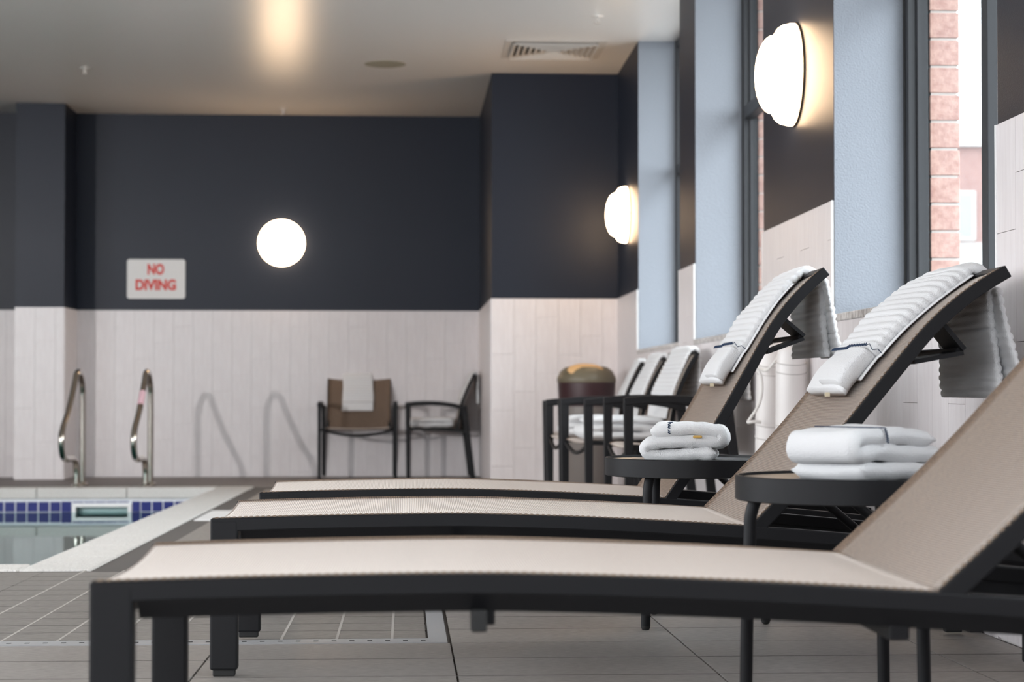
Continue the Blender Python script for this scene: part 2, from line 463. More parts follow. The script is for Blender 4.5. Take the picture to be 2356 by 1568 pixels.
# reveals of the deep window openings: thin plaster skins, lighter blue than the piers
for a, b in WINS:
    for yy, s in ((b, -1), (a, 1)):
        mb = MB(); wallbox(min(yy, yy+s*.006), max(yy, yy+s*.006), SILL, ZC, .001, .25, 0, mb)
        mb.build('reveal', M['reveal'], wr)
d = Vector((WK, 1, 0)).normalized()
for i in range(2, len(edges), 2):
    a, b = max(edges[i], 2.6), edges[i+1]
    if b > BY: b = BY
    if b <= a: continue
    # faces are read from the room side: run from far to near
    tile_run(wr, (wx(b), b), (-d.x, -d.y), (b-a)/d.y, fz(b)+.004, ZW, i)
for (a, b) in WINS[1:]:
    tile_run(wr, (wx(b), b), (-d.x, -d.y), (b-a)/d.y, fz(b)+.004, SILL-.027, 1)
for i in range(4, len(edges), 2):
    for yy, s in ((edges[i], 1), (min(edges[i+1], BY), -1)):
        if yy >= BY: continue
        mb = MB(); y0, y1 = sorted((yy, yy+s*.012)); wallbox(y0, y1, SILL, ZW, -.0095, .012, 0, mb)
        mb.build('edge_trim', M['trimw'], wr)
# dark base along the window wall
mb = MB(); wallbox(4.9, 8.1, fz(4.9)-.02, .150, -.045, -.009, 0, mb)
struct(mb.build('baseboard_right', M['base'], bevel=.004))
# windows
def window(n, a, b):
    w = empty('window_%d' % n, (wx((a+b)/2)+.28, (a+b)/2, SILL)); struct(w, 'tall grey-framed window in a deep reveal of the window wall', 'window')
    inv = w.matrix_basis.inverted() if False else None
    def part(name, mb, m, **kw):
        o = mb.build(name, m, w, **kw); o.location = (-w.location.x, -w.location.y, -w.location.z); return o
    mid = (a+b)/2
    def fr(name, y0, y1, z0, z1, o0=.255, o1=.315, m='frame'):
        mb = MB(); wallbox(y0, y1, z0, z1, o0, o1, 0, mb); return part(name, mb, M[m], bevel=.003)
    fr('gasket', b-.018, b, SILL, ZC, .250, .315, 'gasket'); fr('gasket', a, a+.018, SILL, ZC, .250, .315, 'gasket')
    fr('jamb', b-.055, b-.018, SILL, ZC); fr('jamb', a+.018, a+.055, SILL, ZC)
    fr('stop', b-.068, b-.055, SILL, ZC, .285, .325); fr('stop', a+.055, a+.068, SILL, ZC, .285, .325)
    fr('mullion', mid-.032, mid+.032, SILL, ZC)
    fr('bottom_rail', a+.055, b-.055, SILL, SILL+.05)
    fr('head_rail', a+.055, b-.055, ZC-.05, ZC)
    fr('transom', a+.055, mid-.032, 2.02, 2.085); fr('transom', mid+.032, b-.055, 2.02, 2.085)
    for y0, y1 in ((a+.06, mid-.03), (mid+.03, b-.06)):
        for z0, z1 in ((SILL+.04, 2.03), (2.075, ZC-.04)):
            mb = MB(); wallbox(y0, y1, z0, z1, .296, .302, 0, mb); part('pane', mb, M['glass'])
    mb = MB(); wallbox(a+.001, b-.001, SILL-.027, SILL, -.012, .42, 0, mb); part('window_sill', mb, M['sill'], bevel=.003)
    portal('daylight_portal', (wx(mid)+.36, mid, (SILL+ZC)/2), (0, math.radians(90), 0), ZC-SILL, b-a)
for i, (a, b) in enumerate(WINS): window(i+1, a, b)
# brick outer jambs
mb = MB()
for (a, b) in WINS[1:]:
    wallbox(a+.03, a+.062, SILL, ZC, .335, OUT, 0, mb)
    wallbox(b-.062, b-.03, SILL, ZC, .335, OUT, 0, mb)
ext = mb.build('wall_exterior', M['mortar']); struct(ext)
for (a, b) in WINS[1:]:
    for y0, y1 in ((b-.070, b-.040), (a+.040, a+.070)):
        z = SILL+.004
        while z < ZC-.05:
            mb = MB(); wallbox(y0, y1, z, z+.088, .330, OUT+.006, 0, mb)
            mb.build('brick', M['brick'], ext, bevel=.003); z += .0975

# hidden sides of the room: left wall with wall lamps, front wall; windows in both added to brighten it
LWIN = [(-5.2, -2.4), (-1.6, 1.2), (2.6, 5.4), (6.4, 9.2)]
mb = MB(); ed = [YF]
for a, b in LWIN: ed += [a, b]
ed.append(YB)
for i in range(0, len(ed), 2):
    mb.box(XL-.25, XL, ed[i], ed[i+1], ZW, ZC).box(XL-.25, XL, ed[i], ed[i+1], -.6, ZW, 1)
for a, b in LWIN:
    mb.box(XL-.25, XL, a, b, -.6, SILL, 1)
wl = mb.build('wall_left', [M['navy'], M['tile']]); struct(wl)
for n, (a, b) in enumerate(LWIN):
    w = empty('window_%d' % (n+6), (XL-.12, (a+b)/2, SILL)); struct(w, 'tall window added in the unseen left wall for daylight', 'window')
    for y0, y1 in ((-.5*(b-a), -.5*(b-a)+.05), (-.025, .025), (.5*(b-a)-.05, .5*(b-a))):
        MB().box(-.04, .04, y0, y1, 0, ZC-SILL).build('mullion', M['frame'], w)
    MB().box(-.03, .03, -.5*(b-a), .5*(b-a), 1.18, 1.24).build('transom', M['frame'], w)
    portal('daylight_portal', (XL-.2, (a+b)/2, (SILL+ZC)/2), (0, math.radians(-90), 0), ZC-SILL, b-a)
FX0, FX1, FZ0, FZ1 = -5.5, -.5, 1.25, 2.75  # unseen glazing behind the camera, added for more daylight
mb = MB()
mb.box(XL, FX0, YF-.25, YF, -.6, ZC, 0).box(FX1, 2.2, YF-.25, YF, -.6, ZC, 0).box(FX0, FX1, YF-.25, YF, FZ1, ZC, 0).box(FX0, FX1, YF-.25, YF, -.6, FZ0, 1)
wf = mb.build('wall_front', [M['navy'], M['tile']]); struct(wf)
for k in range(6):
    x = FX0 + (FX1-FX0)*k/5
    MB().box(x-.03, x+.03, YF-.15, YF-.05, FZ0, FZ1).build('mullion', M['frame'], wf)
portal('daylight_portal', ((FX0+FX1)/2, YF-.2, (FZ0+FZ1)/2), (math.radians(90), 0, 0), FX1-FX0, FZ1-FZ0)

# ------------------------------------------------------------------ pool
PZ = -.326
mb = MB()
mb.box(PX0, PX1, PY0, PY1, -1.35, -1.25)
mb.box(PX1, PX1+.1, PY0-.1, PY1+.1, -1.3, -.16).box(PX0-.1, PX0, PY0-.1, PY1+.1, -1.3, -.16)
mb.box(PX0-.1, PX1+.1, PY0-.1, PY0, -1.3, -.16)
SKX0, SKX1, SKZ0, SKZ1 = -2.415, -2.03, -.41, -.285
mb.box(PX0-.1, SKX0, PY1, PY1+.1, -1.3, -.20).box(SKX1, PX1+.1, PY1, PY1+.1, -1.3, -.20).box(SKX0, SKX1, PY1, PY1+.1, -1.3, SKZ0).box(SKX0, SKX1, PY1, PY1+.1, SKZ1, -.20)
pool = mb.build('pool_basin', M['plaster']); struct(pool)
# waterline tiles on the far wall
pitch = .0824
tmesh = MB().box(.005, pitch-.005, -.004, 0, .005, pitch-.005).mesh('tile', M['blue'])
mb = MB().box(PX0, SKX0, PY1-.003, PY1, -.50, -.228).box(SKX1, PX1, PY1-.003, PY1, -.50, -.228).box(SKX0, SKX1, PY1-.003, PY1, SKZ1, -.228).box(SKX0, SKX1, PY1-.003, PY1, -.50, SKZ0)
mb.build('grout_band', M['pgrout'], pool)
x = PX1 - pitch
k = 0
fr_ = .026
while x > PX0+.2 and k < 45:
    for r in range(2):
        z = -.245 - pitch*(r+1)
        a, b, top, bot = x, x+pitch, z+pitch, z
        if b > SKX0-fr_ and a < SKX1+fr_:           # cut the tiles around the skimmer frame
            if a < SKX0-fr_: b = SKX0-fr_
            elif b > SKX1+fr_: a = SKX1+fr_
            elif top > SKZ1+fr_+.008: bot = SKZ1+fr_
            else: continue
        if b-a > .012:
            if b-a > pitch-.001 and top-bot > pitch-.001: link('tile', tmesh, pool, (x, PY1-.003, z))
            else: MB().box(a+.003, b-.003, PY1-.009, PY1-.003, bot+.003, top-.003).build('tile', M['blue'], pool)
    x -= pitch; k += 1
# skimmer
sk = empty('skimmer', (( SKX0+SKX1)/2, PY1, SKZ0)); tag(sk, 'white framed skimmer opening in the blue pool tiles', 'skimmer')
def skp(name, mb, m):
    o = mb.build(name, m, sk, bevel=.003); o.location = (-sk.location.x, -sk.location.y, -sk.location.z); return o
f = .022
skp('frame', MB().box(SKX0-f, SKX0+.004, PY1-.014, PY1+.02, SKZ0-f, SKZ1+f).box(SKX1-.004, SKX1+f, PY1-.014, PY1+.02, SKZ0-f, SKZ1+f).box(SKX0, SKX1, PY1-.014, PY1+.02, SKZ1-.004, SKZ1+f).box(SKX0, SKX1, PY1-.014, PY1+.02, SKZ0-f, SKZ0+.004), M['trimw'])
skp('throat', MB().box(SKX0, SKX1, PY1+.08, PY1+.10, SKZ0-.02, SKZ1+.02).box(SKX0, SKX1, PY1+.02, PY1+.10, SKZ1, SKZ1+.02).box(SKX0, SKX1, PY1+.02, PY1+.10, SKZ0-.02, SKZ0).box(SKX0-.02, SKX0, PY1+.02, PY1+.10, SKZ0, SKZ1).box(SKX1, SKX1+.02, PY1+.02, PY1+.10, SKZ0, SKZ1), M['plaster'])
wm = MB().add([(PX0,PY0,PZ),(PX1,PY0,PZ),(PX1,PY1+.2,PZ),(PX0,PY1+.2,PZ)], [(0,1,2,3)])
wo = wm.build('pool_water', M['water']); tag(wo, 'still clear pool water reflecting the far wall', 'water', kind='stuff')
# coping slabs
cop = empty('pool_coping', (PX1, PY0, fz(PY0))); struct(cop, 'pale rough stone coping around the pool edge', 'coping')
def cslab(x0, x1, y0, y1):
    mb = MB(); g = .002; x0 += g; x1 -= g; y0 += g; y1 -= g; t = .076
    mb.hexa([(x0,y0,fz(y0)-t),(x1,y0,fz(y0)-t),(x1,y1,fz(y1)-t),(x0,y1,fz(y1)-t)],
            [(x0,y0,fz(y0)+.004),(x1,y0,fz(y0)+.004),(x1,y1,fz(y1)+.004),(x0,y1,fz(y1)+.004)])
    o = mb.build('coping_slab', M['coping'], cop, bevel=.008); o.location = (-cop.location.x, -cop.location.y, -cop.location.z)
y = PY0-CW
while y < PY1+CW-.05:
    b = min(y+.62, PY1+CW); cslab(PX1-.025, PX1+CW, y, b); y = b
x = PX1-.025
while x > PX0+.3:
    a = x-.652; cslab(a, x, PY0-CW, PY0+.025); cslab(a, x, PY1-.025, PY1+CW); x = a
cslab(PX0-CW, PX0+.02, PY0-CW, PY1+CW)
# hand rails
RP = [(0,.25,0),(0,.25,.60),(0,.235,.73),(0,.16,.82),(0,.07,.853),(0,-.03,.835),(0,-.10,.77),(0,-.35,.575),(0,-.56,.46),(0,-.64,.385),(0,-.63,.30),(0,-.57,.245),(0,-.44,.222),(0,-.18,.215),(0,-.06,.19),(0,-.015,.12),(0,-.012,0)]
for X, lab in ((-2.432, 'curved stainless pool handrail, the plain one nearer the pilaster'), (-1.925, 'curved stainless pool handrail with a pink tape band')):
    h = empty('pool_handrail', (X, 14.35, fz(14.35)+.003)); tag(h, lab, 'handrail', 'stainless rails at the far pool edge')
    MB().tube(smoothpath(RP, 6), .0225, 14).build('rail', M['steel'], h, smooth=True)
    for yy in (.25, -.012):
        MB().lathe([(.048,-.002),(.048,.012),(.03,.02),(.0235,.024)], 20, 0, 0, yy).build('flange', M['steel'], h, smooth=True)
    if X > -2:
        MB().tube([(0,-.19,.700),(0,-.31,.607)], .0240, 14).build('tape_band', M['pinktape'], h, smooth=True)

# ------------------------------------------------------------------ wall and ceiling fittings
def sconce(loc, rz, lab):
    # local -y points into the room
    s = empty('wall_lamp', loc, rz); tag(s, lab, 'wall lamp', 'round opal wall lamps')
    MB().lathe([(.197,-.001),(.203,.002),(.203,.008),(.199,.010)], 48, 0, axis='y').build('rim', M['lamprim'], s, smooth=True)
    prof = [(.196,.004),(.200,.008),(.200,.022),(.193,.052),(.182,.068),(.166,.078),(.155,.084),(.152,.090)]
    for k in range(1, 13):
        a = k/12*PI/2
        prof.append((.152*math.cos(a)+.0005, .090+.064*math.sin(a)))
    MB().lathe(prof, 48, 0, axis='y').build('diffuser', M['lamp'], s, smooth='all')
sconce((-1.067, YB, 1.830), 0, 'glowing round wall lamp on the navy back wall above the pool deck')
rw = -math.atan2(1, WK) - 0   # -y local to -x world
rz_right = math.radians(-90) - WK
sconce((wx(7.42), 7.42, 1.812), rz_right, 'largest glowing opal wall lamp on the pier between the windows')
sconce((wx(13.56), 13.56, 1.818), rz_right, 'small glowing wall lamp on the far pier near the corner')
for yy, wh in ((1.9, 'middle'), (10.4, 'far end'), (-2.0, 'near end')):
    sconce((XL, yy, 1.82), math.radians(90), 'glowing wall lamp on the unseen left wall, %s of that wall' % wh)
# hooded floodlight on the unseen left wall, aimed along the pool at the back wall
fl_ = empty('wall_floodlight', (XL, 1.7, 1.80)); tag(fl_, 'small hooded floodlight on the unseen left wall', 'floodlight')
aim = Vector((-1.2, YB, .6)) - Vector((XL+.16, 1.7, 1.80)); aim.normalize()
rotf = aim.to_track_quat('Y', 'Z').to_euler()
yawf = math.atan2(-aim.x, aim.y)
hd = empty('lamp_head', (.16, 0, 0), yawf); hd.parent = fl_
MB().box(-.10, .10, -.10, .02, -.06, .008).box(-.012, .012, -.16, -.10, -.03, -.01).build('housing', M['metal'], fl_, bevel=.004).matrix_local = Matrix.Translation((.16,0,0)) @ Matrix.Rotation(yawf, 4, 'Z') @ Matrix.Translation((0,-.03,0))
MB().box(-.25, .25, -.10, .32, .011, .016).build('hood', M['metal'], fl_).matrix_local = Matrix.Translation((.16,0,0)) @ Matrix.Rotation(yawf, 4, 'Z') @ Matrix.Rotation(math.radians(-.2), 4, 'X')
bpy.data.objects.remove(hd)
ld = bpy.data.lights.new('floodlight', 'SPOT'); ld.energy = 520; ld.spot_size = math.radians(58); ld.spot_blend = .5; ld.shadow_soft_size = .032; ld.color = (1, .965, .955)
lo = bpy.data.objects.new('floodlight', ld); COL.objects.link(lo); lo.parent = fl_
lo.matrix_local = Matrix.Translation((.16 + aim.x*.02, aim.y*.02, 0)) @ aim.to_track_quat('-Z', 'Y').to_matrix().to_4x4()
# sign
sg = empty('no_diving_sign', (-2.136, YB-.001, 1.348)); tag(sg, 'white sign with red NO DIVING lettering on the navy wall', 'sign')
def rrect(w, h, r, t, n=5):
    pts = []
    for (cx, cz, a0) in ((w/2-r, h-r, 0), (-w/2+r, h-r, 90), (-w/2+r, r, 180), (w/2-r, r, 270)):
        for k in range(n+1):
            a = math.radians(a0+90*k/n); pts.append((cx+r*math.cos(a), cz+r*math.sin(a)))
    N = len(pts)
    mb = MB().add([(p[0],0,p[1]) for p in pts]+[(p[0],-t,p[1]) for p in pts], [tuple(range(N)), tuple(range(2*N-1, N-1, -1))]+[(i,(i+1)%N,(i+1)%N+N,i+N) for i in range(N)])
    return mb
rrect(.494, .338, .022, .006).build('board', M['sign'], sg)
def text(body, parent, loc, width, height, m, name='lettering', rx=90):
    cu = bpy.data.curves.new(name, 'FONT'); cu.body = body; cu.align_x = 'CENTER'; cu.extrude = .0008; cu.offset = .05; cu.size = 1
    t = bpy.data.objects.new(name, cu); COL.objects.link(t)
    bpy.context.view_layer.update()
    dg = bpy.context.evaluated_depsgraph_get()
    me = bpy.data.meshes.new_from_object(t.evaluated_get(dg)); bpy.data.objects.remove(t)
    xs = [v.co.x for v in me.vertices]; ys = [v.co.y for v in me.vertices]
    w = max(xs)-min(xs); h = max(ys)-min(ys); cx = (max(xs)+min(xs))/2; y0 = min(ys)
    for v in me.vertices:
        x = (v.co.x-cx)*width/w; z = (v.co.y-y0)*height/h; y = -v.co.z
        v.co = (x, y, z)
    me.materials.clear(); me.materials.append(m)
    o = bpy.data.objects.new(name, me); COL.objects.link(o); o.parent = parent; o.location = loc
    return o
text('NO', sg, (-.003,-.0075,.205), .142, .096, M['red'])
text('DIVING', sg, (-.003,-.0075,.071), .345, .096, M['red'])
# ceiling vent
vt = empty('ceiling_vent', (1.02, 13.2, ZC)); tag(vt, 'square louvred air vent in the white ceiling', 'vent')
def ring(h0, h1, s0, s1, m, name):
    # square frustum ring between half sizes s0 (outer, height h0) and s1 (inner, height h1)
    mb = MB(); a = [(-s0,-s0,h0),(s0,-s0,h0),(s0,s0,h0),(-s0,s0,h0)]; b = [(-s1,-s1,h1),(s1,-s1,h1),(s1,s1,h1),(-s1,s1,h1)]
    mb.add(a+b+[(x,y,z+.004) for x,y,z in a+b], [(i,(i+1)%4,(i+1)%4+4,i+4) for i in range(4)]+[(8+i,12+i,12+(i+1)%4,8+(i+1)%4) for i in range(4)]+[(i,8+i,8+(i+1)%4,(i+1)%4) for i in range(4)]+[(4+i,4+(i+1)%4,12+(i+1)%4,12+i) for i in range(4)])
    return mb.build(name, m, vt)
MB().box(-.30,.30,-.30,.30,-.003,-.001).build('backing', M['ventdark'], vt)
ring(-.006, -.006, .345, .29, M['vent'], 'frame')
for k in range(7):
    s = .292 - .040*k
    ring(-.005, -.030, s-.028, s, M['vent'], 'louvre') if False else ring(-.026, -.004, s, s-.026, M['vent'], 'louvre')
# ceiling speaker
sp = empty('ceiling_speaker', (-.152, 13.88, ZC)); tag(sp, 'round beige speaker grille in the white ceiling', 'speaker')
MB().lathe([(.150,.0),(.150,-.002),(.142,-.003)], 36).build('rim', M['spk'], sp, smooth=True)
MB().lathe([(.141,-.001),(.141,-.003),(.06,-.004)], 36).build('grille', M['spk'], sp, smooth=True)
for (x, y, lab) in ((-2.363,14.19,'tiny white sprinkler head in the darker left part of the ceiling'), (1.213,12.02,'tiny white sprinkler head in the ceiling beside the windows'), (-1.033,16.2,'tiny white sprinkler head where ceiling meets the back wall')):
    s = empty('sprinkler_head', (x, y, ZC)); tag(s, lab, 'sprinkler', 'ceiling sprinkler heads')
    MB().lathe([(.040,0),(.040,-.002),(.02,-.006)], 20).build('escutcheon', M['ceil'], s, smooth=True)
    MB().lathe([(.010,-.008),(.010,-.035),(.004,-.036)], 12).build('stem', M['vent'], s, smooth=True)
    MB().lathe([(.022,-.040),(.022,-.043),(.003,-.043)], 12).build('deflector', M['vent'], s)

# ------------------------------------------------------------------ sun loungers
LW = .685        # overall width
HINGE = (1.185, .322)
def back_path(base, dx=0):
    seg = [(.02,-5),(.10,-5),(.10,-4),(.10,-2),(.10,0),(.10,0),(.07,-1),(.05,-5),(.05,-9),(.05,-13),(.05,-17),(.05,-20)]
    p = [(HINGE[0]+dx, HINGE[1])]
    for L, a in seg:
        L *= .974; t = math.radians(base+a); q = p[-1]; p.append((q[0]+L*math.cos(t), q[1]+L*math.sin(t)))
    return p
RAILP = smoothpath([(0,.342),(.15,.346),(.306,.349),(.487,.351),(.60,.350),(.78,.344),(.964,.335),(1.173,.322),(1.333,.310),(1.489,.296),(1.70,.276),(1.93,.252)], 4)
def rail_z(s):
    for a, b in zip(RAILP[:-1], RAILP[1:]):
        if a[0] <= s <= b[0]: return a[1] + (b[1]-a[1])*(s-a[0])/(b[0]-a[0])
    return RAILP[-1][1]
def sheet(path, y0, y1, sag, t=.003, nv=14, off=.0015, taper=0):
    mb = MB(); uvs = []; n = len(path); acc = 0
    nrm = []
    for i, p in enumerate(path):
        a = path[max(i-1,0)]; b = path[min(i+1,n-1)]; dx, dz = b[0]-a[0], b[1]-a[1]; L = math.hypot(dx,dz)
        nrm.append((-dz/L, dx/L))
    for side in (0, 1):
        acc = 0
        for i, p in enumerate(path):
            if i: acc += math.hypot(p[0]-path[i-1][0], p[1]-path[i-1][1])
            for j in range(nv+1):
                v = j/nv; d = off - sag*(1 if not taper else max(.12, min(1, (n-1-i)/taper)))*math.sin(PI*v)**.8 - side*t
                mb.v.append((p[0]+nrm[i][0]*d, y0+(y1-y0)*v, p[1]+nrm[i][1]*d)); uvs.append((acc, (y1-y0)*v))
    W = nv+1
    for i in range(n-1):
        for j in range(nv):
            a = i*W+j; mb.f.append((a, a+W, a+W+1, a+1)); mb.m.append(0)
            a += n*W; mb.f.append((a, a+1, a+W+1, a+W)); mb.m.append(0)
    for i in range(n-1):
        for j in (0, nv):
            a = i*W+j; q = (a, a+n*W, a+W+n*W, a+W); mb.f.append(q if j else q[::-1]); mb.m.append(0)
    for j in range(nv):
        for i in (0, n-1):
            a = i*W+j; mb.f.append((a, a+1, a+1+n*W, a+n*W)); mb.m.append(0)
    return mb, uvs
def stitch(path, y, t=.0045, pitch=.0125):
    # dashed seam of light thread ends along a rail
    mb = MB(); acc = 0; nxt = 0
    L = [0]
    for a, b in zip(path[:-1], path[1:]): L.append(L[-1]+math.hypot(b[0]-a[0], b[1]-a[1]))
    def at(s):
        for i in range(len(path)-1):
            if L[i] <= s <= L[i+1]:
                k = (s-L[i])/(L[i+1]-L[i] or 1); a, b = path[i], path[i+1]
                return (a[0]+(b[0]-a[0])*k, a[1]+(b[1]-a[1])*k), ((b[0]-a[0])/(L[i+1]-L[i] or 1), (b[1]-a[1])/(L[i+1]-L[i] or 1))
        return path[-1], (1, 0)
    s = .006
    while s < L[-1]-.01:
        (px, pz), (tx, tz) = at(s); nx, nz = -tz, tx; l = pitch*.5
        q = [(px+nx*.0026, pz+nz*.0026), (px+tx*l+nx*.0026, pz+tz*l+nz*.0026)]
        p2 = [(px, pz), (px+tx*l, pz+tz*l)]
        mb.hexa([(p2[0][0],y-.004,p2[0][1]),(p2[1][0],y-.002,p2[1][1]),(p2[1][0],y+.006,p2[1][1]),(p2[0][0],y+.004,p2[0][1])],
                [(q[0][0],y-.004,q[0][1]),(q[1][0],y-.002,q[1][1]),(q[1][0],y+.006,q[1][1]),(q[0][0],y+.004,q[0][1])])
        s += pitch
    return mb
M['thread'] = mat('tan_thread', (.30,.225,.17), .8, spec=.1)
def lounger(loc, rz, base, label, dx=0):
    r = empty('sun_lounger', loc, rz); tag(r, label, 'sun lounger', 'row of brown sling loungers')
    RW = .032; H = LW
    for y0, ys in ((0, .010), (LW-RW, -.010)):
        MB().strip(RAILP, y0, y0+RW, .029).build('side_rail', M['metal'], r, smooth=True, bevel=.003)
        low = [(s, z-.029) for s, z in RAILP if .055 < s < 1.9]
        mb = MB()
        for (sa, za), (sb, zb) in zip(low[:-1], low[1:]):
            ya, yb = y0+.003, y0+RW-.003
            ta, tb = (y0+.029, y0+RW-.001) if y0 == 0 else (y0+.001, y0+.004)
            mb.hexa([(sa,ta,za-.026),(sb,ta,zb-.026),(sb,tb,zb-.026),(sa,tb,za-.026)], [(sa,ya,za),(sb,ya,zb),(sb,yb,zb),(sa,yb,za)])
        mb.build('lower_rail', M['metal'], r)
        for s0, w, zt in ((0, .060, RAILP[0][1]-.001), (1.80, .055, .262)):
            o = MB().box(s0, s0+w, y0-.001, y0+RW+.004, .014, zt-.002).build('leg', M['metal'], r, bevel=.005)
            MB().box(s0+.006, s0+w-.006, y0+.004, y0+RW, -.0, .016).build('glide', M['rubber'], o, bevel=.003)
    MB().box(.006, .040, RW, LW-RW, .282, .316).build('front_bar', M['metal'], r, bevel=.004)
    MB().box(1.885, 1.925, RW, LW-RW, .215, .245).build('rear_bar', M['metal'], r, bevel=.004)
    for s0 in (.53, 1.12):
        MB().box(s0, s0+.03, RW-.005, LW-RW+.005, rail_z(s0)-.075, rail_z(s0)-.045).build('cross_bar', M['metal'], r, bevel=.003)
    MB().box(.525, .548, -.002, .03, .270, .300).build('bumper', M['rubber'], r, bevel=.003)
    # ratchet rails for the backrest
    for yy in (.14, LW-.165):
        pts = [(1.13, rail_z(1.13)-.045), (1.9, rail_z(1.9)-.025)]
        MB().strip(pts, yy, yy+.025, .02).build('ratchet_rail', M['metal'], r)
    # seat sling
    sp_ = [(s, z) for s, z in RAILP if s <= 1.17]
    sp_ = [(0.004, .342)] + sp_[1:] + [(1.196, rail_z(1.196))]
    sp2 = smoothpath(sp_, 2)
    mb, uv = sheet(sp2, .012, LW-.012, .016, taper=14)
    seat = mb.build('seat_sling', M['sling'], r, smooth='all', uvs=uv, fixn=False)
    stitch(sp2, .012).build('seam', M['thread'], seat)
    # backrest
    bp = back_path(base, dx); bps = smoothpath(bp, 3)
    for y0 in (0, LW-RW):
        MB().strip(bps, y0+.001, y0+RW-.001, .029).build('back_rail', M['metal'], r, smooth=True, bevel=.003)
    mb, uv = sheet(bps[1:-1], .010, LW-.010, .012)
    bs = mb.build('back_sling', M['sling'], r, smooth='all', uvs=uv, fixn=False)
    stitch(bps[2:-1], .012).build('seam', M['thread'], bs)
    (ex, ez), (fx, fz_) = bp[-1], bp[-2]; L = math.hypot(ex-fx, ez-fz_); tx, tz = (ex-fx)/L, (ez-fz_)/L
    q = [(ex-tx*.03, ez-tz*.03), (ex-tx*.004, ez-tz*.004)]
    MB().strip(q, RW, LW-RW, .026).build('top_bar', M['metal'], r)
    # triangular stop under the backrest
    p = bp[8]; a = bp[6]; d1 = (p[0]-a[0], p[1]-a[1]); L = math.hypot(*d1); t = (d1[0]/L, d1[1]/L); n = (t[1], -t[0])
    P0 = (p[0]+n[0]*.028, p[1]+n[1]*.028); P1 = (P0[0]+n[0]*.075-t[0]*.01, P0[1]+n[1]*.075-t[1]*.01); P2 = (P0[0]-t[0]*.10+n[0]*.006, P0[1]-t[1]*.10+n[1]*.006)
    for y0, y1 in ((.03, .17), (LW-.17, LW-.03)):
        MB().strip([P0, P1], y0, y1, .010, side=1).strip([P1, P2], y0, y1, .010, side=1).build('stop_bracket', M['metal'], r)
    MB().tube([(P1[0]-.004, .05, P1[1]), (P1[0]-.004, LW-.05, P1[1])], .008, 8).build('stop_bar', M['metal'], r)
    # prop struts
    k = bp[3]; q = (k[0]+.20, rail_z(k[0]+.20)-.02)
    for yy in (.12, LW-.12):
        MB().tube([(k[0]+.012, yy, k[1]-.03), (q[0]+.02, yy, q[1])], .011, 10).build('prop_strut', M['metal'], r, smooth=True)
    MB().tube([(q[0]+.02, .10, q[1]), (q[0]+.02, LW-.10, q[1])], .010, 10).build('prop_bar', M['metal'], r, smooth=True)
    return r, bp
L1, B1 = lounger((-.434, 2.663, fz(2.663)), 0, 47, 'nearest sun lounger with brown woven sling, its back cut off by the right edge')
L2, B2 = lounger((-.423, 4.19, fz(4.19)), 0, 50.5, 'middle sun lounger of brown woven sling, between the two round tables')
L3, B3 = lounger((-.416, 5.49, fz(5.49)), 0, 60.6, 'farthest of the three sun loungers with its back raised steepest', -.02)

# ------------------------------------------------------------------ towels
def sweep_towel(name, frames, parent=None, nsec=36, rib=None, mats=None):
    # frames: (x, z, nx, nz, y0, y1, th, ribphase or None, lift)
    mb = MB(); n = len(frames)
    for (x, z, nx, nz, y0, y1, th, ph) in frames:
        w = (y1-y0)/2; cy = (y0+y1)/2; r = th/2
        bul = 0 if ph is None else .0076*abs(math.sin(ph))**.6*(1+.25*math.sin(ph*.37+1))
        for k in range(nsec):
            a = 2*PI*k/nsec
            c, s = math.cos(a), math.sin(a)
            e = .38
            yy = (w+bul*.6)*math.copysign(abs(c)**e, c); hh = (r+bul)*math.copysign(abs(s)**.6, s)
            wob = .0022*math.sin(7*yy+23*z)+.0012*math.sin(31*yy+x*17)
            mb.v.append((x+nx*(hh+r+wob), cy+yy, z+nz*(hh+r+wob)))
    for i in range(n-1):
        for k in range(nsec):
            mb.f.append((i*nsec+k, i*nsec+(k+1)%nsec, (i+1)*nsec+(k+1)%nsec, (i+1)*nsec+k)); mb.m.append(0)
    mb.f.append(tuple(range(nsec))); mb.m.append(0); mb.f.append(tuple(range((n-1)*nsec, n*nsec))[::-1]); mb.m.append(0)
    return mb
def resample(path, step):
    out = [path[0]]; acc = 0
    for a, b in zip(path[:-1], path[1:]):
        L = math.hypot(b[0]-a[0], b[1]-a[1]); d = step-acc
        while d <= L:
            out.append((a[0]+(b[0]-a[0])*d/L, a[1]+(b[1]-a[1])*d/L)); d += step
        acc = (acc+L) % step
    return out
def squiggle(mb, pts, r):
    mb.tube(pts, r, 5)
